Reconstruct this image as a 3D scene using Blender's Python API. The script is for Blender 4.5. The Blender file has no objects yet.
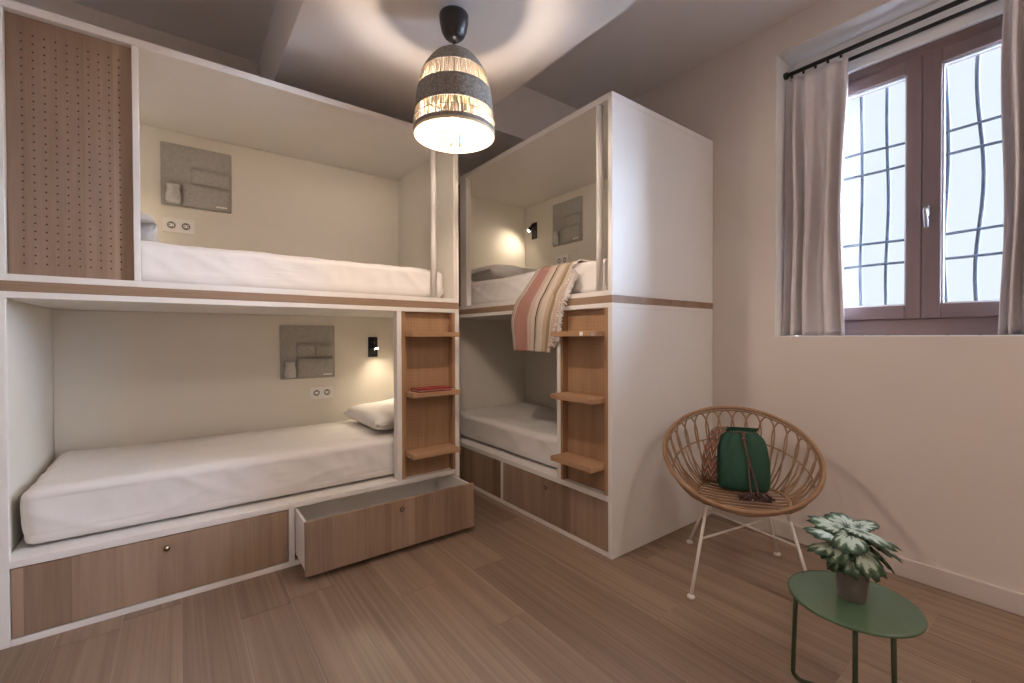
import bpy, bmesh, math, random
from mathutils import Vector, Matrix, noise
random.seed(7)
C = bpy.context.scene.collection
scene = bpy.context.scene
PI = math.pi

# ------------------------------------------------------------------ camera, sky, exposure
cam_d = bpy.data.cameras.new('camera'); cam = bpy.data.objects.new('camera', cam_d); C.objects.link(cam)
cam_d.sensor_width = 36.0; cam_d.lens = 442.29 / 1024 * 36; cam_d.clip_start = 0.05
YAW, PITCH, ROLL = 0.6462, -0.0109, -0.0029
f_ = Vector((math.sin(YAW) * math.cos(PITCH), math.cos(YAW) * math.cos(PITCH), math.sin(PITCH)))
r_ = Vector((math.cos(YAW), -math.sin(YAW), 0)); u_ = r_.cross(f_)
r2 = r_ * math.cos(ROLL) + u_ * math.sin(ROLL); u2 = -r_ * math.sin(ROLL) + u_ * math.cos(ROLL)
cam.matrix_world = Matrix(((r2.x, u2.x, -f_.x, 0), (r2.y, u2.y, -f_.y, 0), (r2.z, u2.z, -f_.z, 1.2), (0, 0, 0, 1)))
scene.camera = cam
world = bpy.data.worlds.new('overcast_sky'); scene.world = world; world.use_nodes = True
wb = world.node_tree.nodes['Background']
wb.inputs[0].default_value = (0.88, 0.94, 1.0, 1); wb.inputs[1].default_value = 0.92
vs = scene.view_settings
vs.view_transform = 'Standard'; vs.look = 'None'; vs.gamma = 1.0; vs.use_curve_mapping = False; vs.exposure = 0.28
sun_d = bpy.data.lights.new('veiled_sun', 'SUN'); sun_d.energy = 105.0; sun_d.angle = math.radians(85); sun_d.color = (.66, .80, 1.0)
sun = bpy.data.objects.new('veiled_sun', sun_d); C.objects.link(sun); sun.location = (6, -2, 5)
sun.rotation_euler = Vector((-.62, .68, -.32)).to_track_quat('-Z', 'Y').to_euler()
scene.display_settings.display_device = 'sRGB'
BULB = 600.0          # radiance of the pendant bulbs
FILL_GLOW = 66.0           # radiance of the unseen lights added to fill the room
SPOT = 9.0            # reading lamps, watts

# ------------------------------------------------------------------ materials
def new_mat(name):
    m = bpy.data.materials.new(name); m.use_nodes = True
    nt = m.node_tree; return m, nt, nt.nodes['Principled BSDF']
def ramp(nt, fac, stops):
    r = nt.nodes.new('ShaderNodeValToRGB'); e = r.color_ramp.elements
    e[0].position, e[0].color = stops[0][0], (*stops[0][1], 1)
    e[1].position, e[1].color = stops[-1][0], (*stops[-1][1], 1)
    for p, c in stops[1:-1]:
        k = e.new(p); k.color = (*c, 1)
    nt.links.new(fac, r.inputs[0]); return r
def mathn(nt, op, a, b=None, c=None):
    n = nt.nodes.new('ShaderNodeMath'); n.operation = op
    for i, v in enumerate((a, b, c)):
        if v is None: continue
        if hasattr(v, 'is_output'): nt.links.new(v, n.inputs[i])
        else: n.inputs[i].default_value = v
    return n.outputs[0]
def mix(nt, fac, a, b, mode='MIX'):
    n = nt.nodes.new('ShaderNodeMix'); n.data_type = 'RGBA'; n.blend_type = mode
    for i, v in ((0, fac), (6, a), (7, b)):
        if hasattr(v, 'is_output'): nt.links.new(v, n.inputs[i])
        elif i == 0: n.inputs[0].default_value = v
        else: n.inputs[i].default_value = (*v, 1)
    return n.outputs[2]
def noise_tex(nt, vec, scale, detail=4, rough=.5):
    n = nt.nodes.new('ShaderNodeTexNoise'); n.inputs['Scale'].default_value = scale
    n.inputs['Detail'].default_value = detail; n.inputs['Roughness'].default_value = rough
    nt.links.new(vec, n.inputs['Vector']); return n
def coord(nt, scale=(1, 1, 1), rand=0.0):
    tc = nt.nodes.new('ShaderNodeTexCoord'); mp = nt.nodes.new('ShaderNodeMapping'); mp.inputs['Scale'].default_value = scale
    src = tc.outputs['Object']
    if rand:
        oi = nt.nodes.new('ShaderNodeObjectInfo'); va = nt.nodes.new('ShaderNodeVectorMath'); va.operation = 'ADD'
        nt.links.new(src, va.inputs[0]); nt.links.new(mathn(nt, 'MULTIPLY', oi.outputs['Random'], rand), va.inputs[1]); src = va.outputs[0]
    nt.links.new(src, mp.inputs['Vector']); return mp.outputs[0]
def bump(nt, b, h, strength, dist=.002):
    n = nt.nodes.new('ShaderNodeBump'); n.inputs['Strength'].default_value = strength; n.inputs['Distance'].default_value = dist
    nt.links.new(h, n.inputs['Height']); nt.links.new(n.outputs[0], b.inputs['Normal'])
def plain(name, col, rough=.5, metal=0, var=.04, scale=8, bmp=0, bscale=200, spec=.5):
    m, nt, b = new_mat(name)
    b.inputs['Roughness'].default_value = rough; b.inputs['Metallic'].default_value = metal
    b.inputs['Specular IOR Level'].default_value = spec
    v = coord(nt); n = noise_tex(nt, v, scale)
    lo = tuple(c * (1 - var) for c in col); hi = tuple(min(1, c * (1 + var)) for c in col)
    nt.links.new(ramp(nt, n.outputs[0], [(.3, lo), (.7, hi)]).outputs[0], b.inputs['Base Color'])
    if bmp:
        n2 = noise_tex(nt, v, bscale, 3); bump(nt, b, n2.outputs[0], bmp)
    return m
def wood(name, dark, light, axis, rough=.5, boards=0.0, board_axis=0, rand=7.0, pale=.5, holes=None, tone=.0, fine=.2):
    m, nt, b = new_mat(name); b.inputs['Roughness'].default_value = rough; b.inputs['Specular IOR Level'].default_value = .35
    s = [13.0, 13.0, 13.0]; s[axis] = .9
    n1 = noise_tex(nt, coord(nt, s, rand), 1.0, 6, .6)
    s2 = [90.0] * 3; s2[axis] = 3.0
    n2 = noise_tex(nt, coord(nt, s2, rand), 1.0, 3, .6)
    s3 = [4.0] * 3; s3[axis] = .8
    n3 = noise_tex(nt, coord(nt, s3, rand), 1.0, 2, .5)
    f = mathn(nt, 'ADD', mathn(nt, 'MULTIPLY', n1.outputs[0], .55), mathn(nt, 'ADD', mathn(nt, 'MULTIPLY', n2.outputs[0], fine), mathn(nt, 'MULTIPLY', n3.outputs[0], .45 - fine)))
    if boards:
        sp = nt.nodes.new('ShaderNodeSeparateXYZ'); nt.links.new(coord(nt, (1, 1, 1), rand), sp.inputs[0])
        k = mathn(nt, 'FLOOR', mathn(nt, 'DIVIDE', sp.outputs[board_axis], boards))
        wn = nt.nodes.new('ShaderNodeTexWhiteNoise'); wn.noise_dimensions = '1D'; nt.links.new(k, wn.inputs['W'])
        f = mathn(nt, 'ADD', f, mathn(nt, 'MULTIPLY', mathn(nt, 'SUBTRACT', wn.outputs['Value'], .5), .26))
    if tone:
        oi = nt.nodes.new('ShaderNodeObjectInfo')
        f = mathn(nt, 'ADD', f, mathn(nt, 'MULTIPLY', mathn(nt, 'SUBTRACT', oi.outputs['Random'], .5), tone))
    mid = tuple((a + c) / 2 for a, c in zip(dark, light))
    col = ramp(nt, f, [(.30, dark), (pale, mid), (.68, light)]).outputs[0]
    if holes:                                   # rows of small drilled holes: (axis, offset, pitch, lo, hi) twice
        sp = nt.nodes.new('ShaderNodeSeparateXYZ'); nt.links.new(coord(nt), sp.inputs[0])
        d = []; inside = None
        for ax, off, pitch, lo, hi in holes[:2]:
            q = mathn(nt, 'DIVIDE', mathn(nt, 'SUBTRACT', sp.outputs[ax], off - pitch / 2), pitch)
            fr = mathn(nt, 'SUBTRACT', mathn(nt, 'FRACT', q), .5)
            d.append(mathn(nt, 'MULTIPLY', mathn(nt, 'MULTIPLY', fr, pitch), mathn(nt, 'MULTIPLY', fr, pitch)))
            w = mathn(nt, 'MULTIPLY', mathn(nt, 'GREATER_THAN', sp.outputs[ax], lo), mathn(nt, 'LESS_THAN', sp.outputs[ax], hi))
            inside = w if inside is None else mathn(nt, 'MULTIPLY', inside, w)
        h = mathn(nt, 'MULTIPLY', mathn(nt, 'LESS_THAN', mathn(nt, 'ADD', d[0], d[1]), holes[2] ** 2), inside)
        col = mix(nt, h, col, (.03, .018, .012))
    nt.links.new(col, b.inputs['Base Color'])
    bump(nt, b, n2.outputs[0], .12, .001)
    return m
def emit(name, col, strength):
    m, nt, b = new_mat(name)
    b.inputs['Base Color'].default_value = (*col, 1); b.inputs['Emission Color'].default_value = (*col, 1)
    b.inputs['Emission Strength'].default_value = strength; return m

M = {}
M['wall'] = plain('plaster_wall', (.74, .66, .60), .9, var=.015, scale=3, bmp=.05, bscale=60)
M['ceil'] = plain('ceiling_paint', (.83, .78, .75), .9, var=.01, scale=2)
M['reveal'] = plain('window_reveal_paint', (.86, .85, .84), .8, var=.01)
M['base'] = plain('baseboard_paint', (.68, .60, .55), .5, var=.01)
M['white'] = plain('white_laminate', (.84, .81, .77), .45, var=.01, scale=4)
M['edge'] = plain('white_edge_banding', (.84, .80, .76), .6, var=.01)
M['interior'] = plain('cream_lining', (.81, .765, .68), .6, var=.012, scale=3)
M['drawerwood_x'] = wood('grey_oak_drawer', (.215, .135, .088), (.43, .30, .215), 2, .5, boards=.137, board_axis=0)
M['drawerwood_y'] = wood('grey_oak_drawer_side', (.215, .135, .088), (.43, .30, .215), 2, .5, boards=.137, board_axis=1)
M['band_x'] = wood('oak_band', (.24, .15, .095), (.42, .28, .19), 0, .5)
M['band_y'] = wood('oak_band_side', (.24, .15, .095), (.42, .28, .19), 1, .5)
M['ladder'] = wood('warm_oak', (.30, .165, .085), (.50, .30, .17), 2, .45)
M['step_x'] = wood('warm_oak_step', (.33, .185, .10), (.52, .32, .185), 0, .45)
M['step_y'] = wood('warm_oak_step_side', (.33, .185, .10), (.52, .32, .185), 1, .45)
M['floor'] = wood('brown_floor_plank', (.180, .118, .080), (.36, .25, .178), 1, .36, rand=9.0, tone=.20, fine=.08)
M['grout'] = plain('pale_joint', (.42, .34, .27), .9)
M['sheet'] = plain('white_cotton_sheet', (.84, .80, .77), .85, var=.01, bmp=.04, bscale=400, spec=.2)
M['felt'] = plain('grey_felt', (.43, .415, .38), .95, var=.09, scale=55, bmp=.3, bscale=300, spec=.1)
M['felt_light'] = plain('pale_felt', (.60, .59, .56), .95, var=.12, scale=60, bmp=.3, bscale=300, spec=.1)
M['felt_dark'] = plain('felt_edge', (.10, .092, .082), .95, var=.1, scale=60)
M['plastic'] = plain('white_plastic', (.90, .88, .85), .35, var=.01)
M['socket_dark'] = plain('socket_shadow_grey', (.20, .19, .175), .5)
M['black'] = plain('black_metal', (.012, .012, .014), .4, var=.1)
M['steel'] = plain('brushed_steel', (.42, .42, .44), .35, metal=1.0)
M['brass'] = plain('bronze_lock', (.23, .16, .10), .3, metal=1.0)
M['winwood'] = wood('dark_mahogany', (.165, .115, .112), (.26, .185, .178), 2, .4)
M['winwood_y'] = wood('dark_mahogany_rail', (.165, .115, .112), (.26, .185, .178), 1, .4)
M['gasket'] = plain('white_glazing_bead', (.75, .77, .80), .5)
M['iron'] = plain('grey_wrought_iron', (.03, .035, .045), .9, var=.15, scale=30)
M['curtain'] = plain('taupe_curtain', (.72, .67, .68), .9, var=.03, scale=20, bmp=.08, bscale=500, spec=.15)
M['rattan'] = wood('rattan_cane', (.21, .115, .06), (.40, .24, .135), 0, .5)
M['chairwhite'] = plain('cream_powder_coat', (.78, .72, .66), .4)
M['green'] = plain('green_lacquer', (.088, .150, .088), .24, var=.04, scale=10)
M['greenleg'] = plain('dark_green_lacquer', (.045, .066, .032), .35)
M['pot'] = plain('grey_plant_pot', (.20, .165, .15), .75, var=.06, scale=20)
M['soil'] = plain('dark_soil', (.03, .02, .015), 1, var=.3, scale=80)
M['stem'] = plain('pale_leaf_stalk', (.30, .30, .17), .6)
M['bag'] = plain('dark_green_canvas', (.010, .062, .034), .7, var=.12, scale=25, bmp=.15, bscale=350)
M['cord'] = plain('brown_cord', (.13, .07, .055), .8, var=.4, scale=150)
M['tassel'] = plain('maroon_tassel_yarn', (.075, .035, .033), .9, var=.45, scale=120)
M['red'] = plain('red_cover', (.30, .022, .018), .45)
M['paper'] = plain('book_pages', (.62, .57, .5), .8)
M['weave'] = plain('grey_seagrass_weave', (.215, .195, .175), .9, var=.45, scale=110, bmp=.8, bscale=160)
M['strand'] = plain('straw_strand', (.58, .46, .30), .8, var=.12, scale=60)
M['bulb'] = emit('lit_bulb', (1.0, .82, .67), BULB)
M['fill_glow'] = emit('fill_light_diffuser', (1.0, .88, .80), FILL_GLOW)
M['bulb_small'] = emit('lit_reading_bulb', (1.0, .82, .58), 25)

def glass_mat():
    m, nt, b = new_mat('window_glass'); nt.nodes.remove(b)
    o = nt.nodes['Material Output']; t = nt.nodes.new('ShaderNodeBsdfTransparent'); g = nt.nodes.new('ShaderNodeBsdfGlossy')
    g.inputs['Roughness'].default_value = .02; t.inputs[0].default_value = (.95, .97, 1, 1)
    fr = nt.nodes.new('ShaderNodeFresnel'); fr.inputs[0].default_value = 1.45; mx = nt.nodes.new('ShaderNodeMixShader')
    nt.links.new(fr.outputs[0], mx.inputs[0]); nt.links.new(t.outputs[0], mx.inputs[1]); nt.links.new(g.outputs[0], mx.inputs[2])
    nt.links.new(mx.outputs[0], o.inputs[0]); return m
M['glass'] = glass_mat()

def stripe_mat():
    m, nt, b = new_mat('striped_cotton_throw'); b.inputs['Roughness'].default_value = .95; b.inputs['Specular IOR Level'].default_value = .1
    uv = nt.nodes.new('ShaderNodeUVMap'); sp = nt.nodes.new('ShaderNodeSeparateXYZ'); nt.links.new(uv.outputs[0], sp.inputs[0])
    cream, dark, pink, tan, olive = (.58, .50, .42), (.035, .03, .035), (.40, .215, .175), (.47, .36, .26), (.30, .225, .14)
    pale = (.52, .40, .33)
    r = ramp(nt, sp.outputs[0], [(0, olive), (.02, cream), (.05, dark), (.06, cream), (.10, pink), (.40, pale), (.50, cream), (.585, dark), (.61, tan), (.67, cream), (.80, tan), (.86, olive), (.93, cream), (.97, pale)])
    r.color_ramp.interpolation = 'CONSTANT'
    n = noise_tex(nt, coord(nt), 250, 2)
    nt.links.new(mix(nt, .25, r.outputs[0], n.outputs[0], 'OVERLAY'), b.inputs['Base Color'])
    bump(nt, b, n.outputs[0], .3); return m
M['throw'] = stripe_mat()

def zigzag_mat():
    m, nt, b = new_mat('zigzag_woven_strap'); b.inputs['Roughness'].default_value = .9
    uv = nt.nodes.new('ShaderNodeUVMap'); sp = nt.nodes.new('ShaderNodeSeparateXYZ'); nt.links.new(uv.outputs[0], sp.inputs[0])
    z = mathn(nt, 'ABSOLUTE', mathn(nt, 'SUBTRACT', mathn(nt, 'FRACT', mathn(nt, 'MULTIPLY', sp.outputs[0], 2.0)), .5))
    q = mathn(nt, 'FRACT', mathn(nt, 'ADD', mathn(nt, 'MULTIPLY', sp.outputs[1], 3.2), mathn(nt, 'MULTIPLY', z, .9)))
    r = ramp(nt, q, [(0, (.40, .31, .22)), (.10, (.07, .05, .04)), (.28, (.24, .065, .035)), (.45, (.06, .11, .07)), (.58, (.36, .27, .18)), (.66, (.20, .05, .03)), (.88, (.06, .04, .035))])
    r.color_ramp.interpolation = 'CONSTANT'
    nt.links.new(r.outputs[0], b.inputs['Base Color']); return m
M['zigzag'] = zigzag_mat()

def leaf_mat():
    m, nt, b = new_mat('silver_begonia_leaf'); b.inputs['Roughness'].default_value = .5; b.inputs['Specular IOR Level'].default_value = .3
    uv = nt.nodes.new('ShaderNodeUVMap'); sp = nt.nodes.new('ShaderNodeSeparateXYZ'); nt.links.new(uv.outputs[0], sp.inputs[0])
    ang, rad = sp.outputs[0], sp.outputs[1]                # u: angle round the leaf base, v: 0 base .. 1 margin
    nz = noise_tex(nt, coord(nt, (1, 1, 1), 5), 85, 4, .65)
    vein = mathn(nt, 'ABSOLUTE', mathn(nt, 'SUBTRACT', mathn(nt, 'FRACT', mathn(nt, 'MULTIPLY', ang, 15.0)), .5))     # .5 at a vein, 0 between
    t = mathn(nt, 'ADD', rad, mathn(nt, 'MULTIPLY', mathn(nt, 'SUBTRACT', nz.outputs[0], .5), .55))
    t = mathn(nt, 'ADD', t, mathn(nt, 'MULTIPLY', vein, -.55))
    r = ramp(nt, t, [(0, (.05, .085, .055)), (.10, (.20, .27, .20)), (.20, (.46, .53, .44)), (.52, (.42, .50, .40)), (.62, (.10, .155, .09)), (.80, (.028, .062, .034))])
    nt.links.new(r.outputs[0], b.inputs['Base Color'])
    bump(nt, b, vein, .5, .004); return m
M['leaf'] = leaf_mat()

# ------------------------------------------------------------------ helpers
def bm_new(): return bmesh.new()
def box(bm, x0, x1, y0, y1, z0, z1, bev=0.0, seg=1):
    r = bmesh.ops.create_cube(bm, size=1.0)
    vs_ = r['verts']
    for v in vs_:
        v.co = Vector(((x0 + x1) / 2 + v.co.x * (x1 - x0), (y0 + y1) / 2 + v.co.y * (y1 - y0), (z0 + z1) / 2 + v.co.z * (z1 - z0)))
    if bev:
        es = list({e for v in vs_ for e in v.link_edges})
        bmesh.ops.bevel(bm, geom=es, offset=bev, segments=seg, affect='EDGES', profile=.5)
    return bm
def tube(bm, pts, r, n=8, closed=False, caps=True):
    pts = [Vector(p) for p in pts]; k = len(pts); rings = []
    rr = r if isinstance(r, (list, tuple)) else [r] * k
    prev = None
    for i, p in enumerate(pts):
        a = pts[(i - 1) % k] if (closed or i > 0) else p; b_ = pts[(i + 1) % k] if (closed or i < k - 1) else p
        t = (b_ - a).normalized()
        if prev is None:
            s = t.orthogonal().normalized()
        else:
            s = (prev - t * prev.dot(t)).normalized()
        prev = s; w = t.cross(s)
        rings.append([bm.verts.new(p + (s * math.cos(2 * PI * j / n) + w * math.sin(2 * PI * j / n)) * rr[i]) for j in range(n)])
    m = k if closed else k - 1
    for i in range(m):
        A, B = rings[i], rings[(i + 1) % k]
        off = 0
        if closed and i == k - 1:
            off = min(range(n), key=lambda o: (A[0].co - B[o].co).length)
        for j in range(n): bm.faces.new((A[j], A[(j + 1) % n], B[(j + 1 + off) % n], B[(j + off) % n]))
    if caps and not closed:
        bm.faces.new(rings[0][::-1]); bm.faces.new(rings[-1])
    return bm
def lathe(bm, prof, c=(0, 0, 0), n=40, cap0=False, cap1=False):
    rings = [[bm.verts.new((c[0] + r * math.cos(2 * PI * j / n), c[1] + r * math.sin(2 * PI * j / n), c[2] + z)) for j in range(n)] for r, z in prof]
    for A, B in zip(rings, rings[1:]):
        for j in range(n): bm.faces.new((A[j], A[(j + 1) % n], B[(j + 1) % n], B[j]))
    if cap0: bm.faces.new(rings[0][::-1])
    if cap1: bm.faces.new(rings[-1])
    return bm
def cyl(bm, a, b, r, n=16): return tube(bm, [a, b], r, n)
ROOT = {}
def obj(name, bm, mat, parent=None, smooth=False, label=None, recalc=True):
    if recalc: bmesh.ops.recalc_face_normals(bm, faces=bm.faces)
    if parent is not None:
        bmesh.ops.translate(bm, vec=-ROOT[parent.name], verts=bm.verts)
    me = bpy.data.meshes.new(name); bm.to_mesh(me); bm.free()
    if mat: me.materials.append(M[mat] if isinstance(mat, str) else mat)
    if smooth:
        me.shade_smooth() if smooth is True else me.shade_smooth()
    o = bpy.data.objects.new(name, me); C.objects.link(o)
    if parent is not None:
        o.parent = parent; ROOT[o.name] = ROOT[parent.name]
    else:
        ROOT[o.name] = Vector((0, 0, 0))
    if label: o['label'] = label
    return o
def settle(o, loc):                      # put the origin of a single-mesh thing at its base
    o.data.transform(Matrix.Translation(-Vector(loc))); o.location = loc; ROOT[o.name] = Vector(loc); return o
def tag(o, label, cat, group=None):
    o['label'] = label; o['category'] = cat
    if group: o['group'] = group
    return o
def thing(name, label, cat, loc, group=None):
    o = bpy.data.objects.new(name, None); C.objects.link(o); o.location = loc; o.empty_display_size = .05
    ROOT[o.name] = Vector(loc); return tag(o, label, cat, group)
def struct(name, bm, mat, parent=None):
    o = obj(name, bm, mat, parent)
    if parent is None: o['kind'] = 'structure'
    return o
def B(name, mat, parent, *b, bev=.0015, seg=1): return obj(name, box(bm_new(), *b, bev, seg), mat, parent)
def copy_tree(o, parent=None):
    c = o.copy(); C.objects.link(c); c.parent = parent; ROOT[c.name] = ROOT[o.name]
    for ch in list(o.children): copy_tree(ch, c)
    return c

# ------------------------------------------------------------------ the room
X0, XW, Y0, YB = -1.3, 2.874, -2.3, 3.45
ZC, ZS = 3.067, 2.673
floor = struct('floor', box(bm_new(), X0, XW, Y0, YB, -.12, -.0012), 'grout')
pm = bpy.data.meshes.new('plank'); pb = box(bm_new(), -.5, .5, -.5, .5, -.5, .5); pb.to_mesh(pm); pb.free(); pm.materials.append(M['floor'])
rp = random.Random(3)
PL, PW, GAP = 1.2, .2, .0022
cols_n = int(math.ceil((XW - X0) / PW)) + 1
off_tab = [rp.uniform(0, PL) for _ in range(40)]
for i in range(-7, 15):
    xa, xb = max(i * PW, X0), min((i + 1) * PW, XW)
    if xb - xa < .02: continue
    y = Y0 - off_tab[i + 7]
    while y < YB:
        ya, yb = max(y, Y0), min(y + PL, YB); y += PL
        if yb - ya < .02: continue
        o = bpy.data.objects.new('plank', pm); C.objects.link(o); o.parent = floor
        o.location = ((xa + xb) / 2, (ya + yb) / 2, -.0006); o.scale = (xb - xa - GAP, yb - ya - GAP, .0012)

ceiling = struct('ceiling', box(bm_new(), X0, XW, Y0, YB, ZC, ZC + .15), 'ceil')
obj('soffit', box(bm_new(), .45, 1.62, Y0, YB, ZS, ZC), 'ceil', ceiling)
obj('soffit', box(bm_new(), 1.62, XW, 2.59, YB, ZS, ZC), 'ceil', ceiling)
struct('wall_back', box(bm_new(), X0 - .15, XW + .5, YB, YB + .15, -.12, ZC + .15), 'wall')
struct('wall_left', box(bm_new(), X0 - .15, X0, Y0, YB, -.12, ZC + .15), 'wall')
struct('wall_front', box(bm_new(), X0 - .15, XW + .5, Y0 - .15, Y0, -.12, ZC + .15), 'wall')
# window wall: pieces round the opening, all one mesh; the opening splays a little towards the frame
WY0, WY1, WZ0, WZ1 = -.066, 1.176, 1.196, 2.886
XO = 3.22
b = bm_new()
box(b, XW, XO, Y0, YB, -.12, WZ0); box(b, XW, XO, Y0, YB, WZ1, ZC + .15)
for ya, yb, y_out, y_in in ((WY1, YB, WY1, WY1 + .02), (Y0, WY0, WY0, WY0 - .02)):
    box(b, XW, XO, ya, yb, WZ0, WZ1)
struct('wall_right', b, 'wall')
rv = bm_new()                                     # paler painted lining of the reveal
box(rv, XW + .004, 3.085, WY1 - .004, WY1, WZ0 + .004, WZ1 - .004)
box(rv, XW + .004, 3.085, WY0, WY0 + .004, WZ0 + .004, WZ1 - .004)
box(rv, XW + .004, 3.085, WY0, WY1, WZ1 - .004, WZ1); box(rv, XW + .002, 3.085, WY0, WY1, WZ0, WZ0 + .004)
struct('trim_1', rv, 'reveal')
struct('trim_2', box(bm_new(), 3.062, 3.22, WY0, WY1, 2.70, WZ1 - .004, .003), 'reveal')        # header over the frame
struct('baseboard_right', box(bm_new(), XW - .014, XW, Y0, 1.562, 0, .096, .004, 2), 'base')

# ------------------------------------------------------------------ window
win = bpy.data.objects.new('window_1', None); C.objects.link(win); win.location = (3.1, .555, 1.2); win['kind'] = 'structure'
win['label'] = 'dark wooden double casement window in the right wall'; ROOT[win.name] = Vector((3.1, .555, 1.2))
FX0, FX1 = 3.08, 3.15
B('bottom_rail', 'winwood_y', win, FX0, FX1 + .02, WY0, WY1, 1.201, 1.288, bev=.004)
B('top_rail', 'winwood_y', win, FX0, FX1 + .02, WY0, WY1, 2.645, 2.699, bev=.004)
B('jamb', 'winwood', win, FX0, FX1 + .02, WY1 - .045, WY1 - .001, 1.288, 2.645, bev=.003)
B('jamb', 'winwood', win, FX0, FX1 + .02, WY0 + .001, WY0 + .045, 1.288, 2.645, bev=.003)
def sash(ya, yb, pa, pb_, name):
    z0, z1 = 1.2885, 2.6445; p0, p1 = 1.360, 2.574
    s = B('casement_sash', 'winwood', win, FX0 - .012, FX1, ya, pa, z0, z1, bev=.004)
    B('stile', 'winwood', s, FX0 - .012, FX1, pb_, yb, z0, z1, bev=.004)
    B('rail', 'winwood_y', s, FX0 - .012, FX1, pa + .0005, pb_ - .0005, z0, p0, bev=.004)
    B('rail', 'winwood_y', s, FX0 - .012, FX1, pa + .0005, pb_ - .0005, p1, z1, bev=.004)
    bb = bm_new(); w = .008
    for q in ((pa, pa + w, p0, p1), (pb_ - w, pb_, p0, p1), (pa + w, pb_ - w, p0, p0 + w), (pa + w, pb_ - w, p1 - w, p1)):
        box(bb, FX0 + .012, FX0 + .028, q[0], q[1], q[2], q[3])
    obj('glazing_bead', bb, 'gasket', s)
    obj('pane', box(bm_new(), FX0 + .030, FX0 + .036, pa + .002, pb_ - .002, p0 + .002, p1 - .002), 'glass', s)
    return s
sash(.556, WY1 - .047, .618, WY1 - .112, 'a'); sr = sash(WY0 + .047, .554, WY0 + .112, .482, 'b')
h = B('handle', 'steel', sr, 3.058, 3.0675, .523, .541, 1.812, 1.866, bev=.003)
hb = bm_new(); tube(hb, [(3.060, .532, 1.848), (3.032, .532, 1.848), (3.024, .532, 1.838), (3.022, .528, 1.748)], [.008, .009, .011, .009], 10)
obj('handle_lever', hb, 'steel', sr, True)

gr = thing('window_grille', 'hand-forged iron grille of crooked bars outside the window panes', 'grille', (3.30, .55, 1.2))
rg = random.Random(5)
for y0, wob in ((1.11, .01), (.985, .01), (.866, .004), (.744, .005), (.497, .008), (.372, .014), (.13, .01), (.0, .01)):
    ph = rg.uniform(0, 6)
    pts = [(3.30 + .004 * math.sin(k * .9), y0 + wob * math.sin(ph + k * .55), 1.13 + k * .09) for k in range(21)]
    obj('upright_bar', tube(bm_new(), pts, .0095, 8), 'iron', gr, True)
for z0 in (2.290, 2.163, 1.745, 1.614):
    ph = rg.uniform(0, 6)
    pts = [(3.285 + .002 * math.sin(k), -.12 + k * .09, z0 + .004 * math.sin(ph + k * .7)) for k in range(16)]
    obj('cross_bar', tube(bm_new(), pts, .0075, 8), 'iron', gr, True)

# ------------------------------------------------------------------ curtains and rods
def curtain(y0, y1, seed, label, folds, xc=2.985):
    rnd = random.Random(seed); nu, nv = folds * 14, 40; bm = bm_new(); z0, z1 = 1.204, 2.760
    ph = [rnd.uniform(-.5, .5) for _ in range(folds + 2)]; am = [rnd.uniform(.7, 1.25) for _ in range(folds + 2)]
    g = []
    for j in range(nv + 1):
        t = j / nv; z = z1 + (z0 - z1) * t; row = []
        for i in range(nu + 1):
            s = i / nu; sw = s + .045 * math.sin(2 * PI * s * 1.4 + seed) - .045 * math.sin(seed) * (1 - s) - .045 * math.sin(2 * PI * 1.4 + seed) * s; k = sw * folds; a = int(max(0, min(k, folds - .001))); w = k - a
            A = am[a] * (1 - w) + am[a + 1] * w; P = ph[a] * (1 - w) + ph[a + 1] * w
            amp = .012 + .027 * min(1, t * 3)
            x = xc + amp * A * math.sin(2 * PI * (k + P * .35 * t)) + .006 * math.sin(5 * t + 9 * s)
            if t < .06: x = xc + (x - xc) * (.6 + .4 * abs(math.sin(PI * k)))
            y = y1 + (y0 - y1) * s + .012 * math.cos(2 * PI * k + .7) * (.4 + .6 * t) + .008 * math.sin(7 * t + k)
            y = min(max(y, WY0 + .008), WY1 - .008)
            row.append(bm.verts.new((x, y, z - (.012 * abs(math.sin(PI * k)) if j == 0 else 0))))
        g.append(row)
    for j in range(nv):
        for i in range(nu): bm.faces.new((g[j][i], g[j][i + 1], g[j + 1][i + 1], g[j + 1][i]))
    t_ = thing('curtain', label, 'curtain', (xc, (y0 + y1) / 2, z0), 'curtains drawn to the sides of the window')
    o = obj('curtain_panel', bm, 'curtain', t_, True)
    md = o.modifiers.new('thickness', 'SOLIDIFY'); md.thickness = .003
    tp = bm_new()
    for k in range(folds + 1):
        y = y1 - .030 + (y0 - y1 + .060) * k / folds
        ob = bm_new(); box(ob, xc - .004, xc + .004, y - .006, y + .006, 2.762, 2.7768, .001); obj('glider', ob, 'black', t_)
    tp.free(); return t_
curtain(.852, 1.160, 4, 'taupe curtain bunched at the window side nearer the bunk beds', 4)
curtain(-.058, .262, 11, 'taupe curtain bunched at the photo\'s right edge', 6)
def rod(x, z, r, label, brackets=True):
    t = thing('curtain_rod', label, 'curtain rod', (x, .555, z))
    obj('rod', cyl(bm_new(), (x, WY0 + .012, z), (x, WY1 - .012, z), r, 14), 'black', t, True)
    for y in (WY0 + .008, WY1 - .008):
        s = 1 if y > .5 else -1
        obj('end_bracket', cyl(bm_new(), (x, y - s * .014, z), (x, y + s * .0035, z), r + .008, 16), 'black', t, True)
    return t
rod(2.985, 2.79, .012, 'front black metal curtain rod carrying the taupe curtains')
rod(3.045, 2.762, .010, 'rear black metal curtain rod close to the window header')

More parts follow.
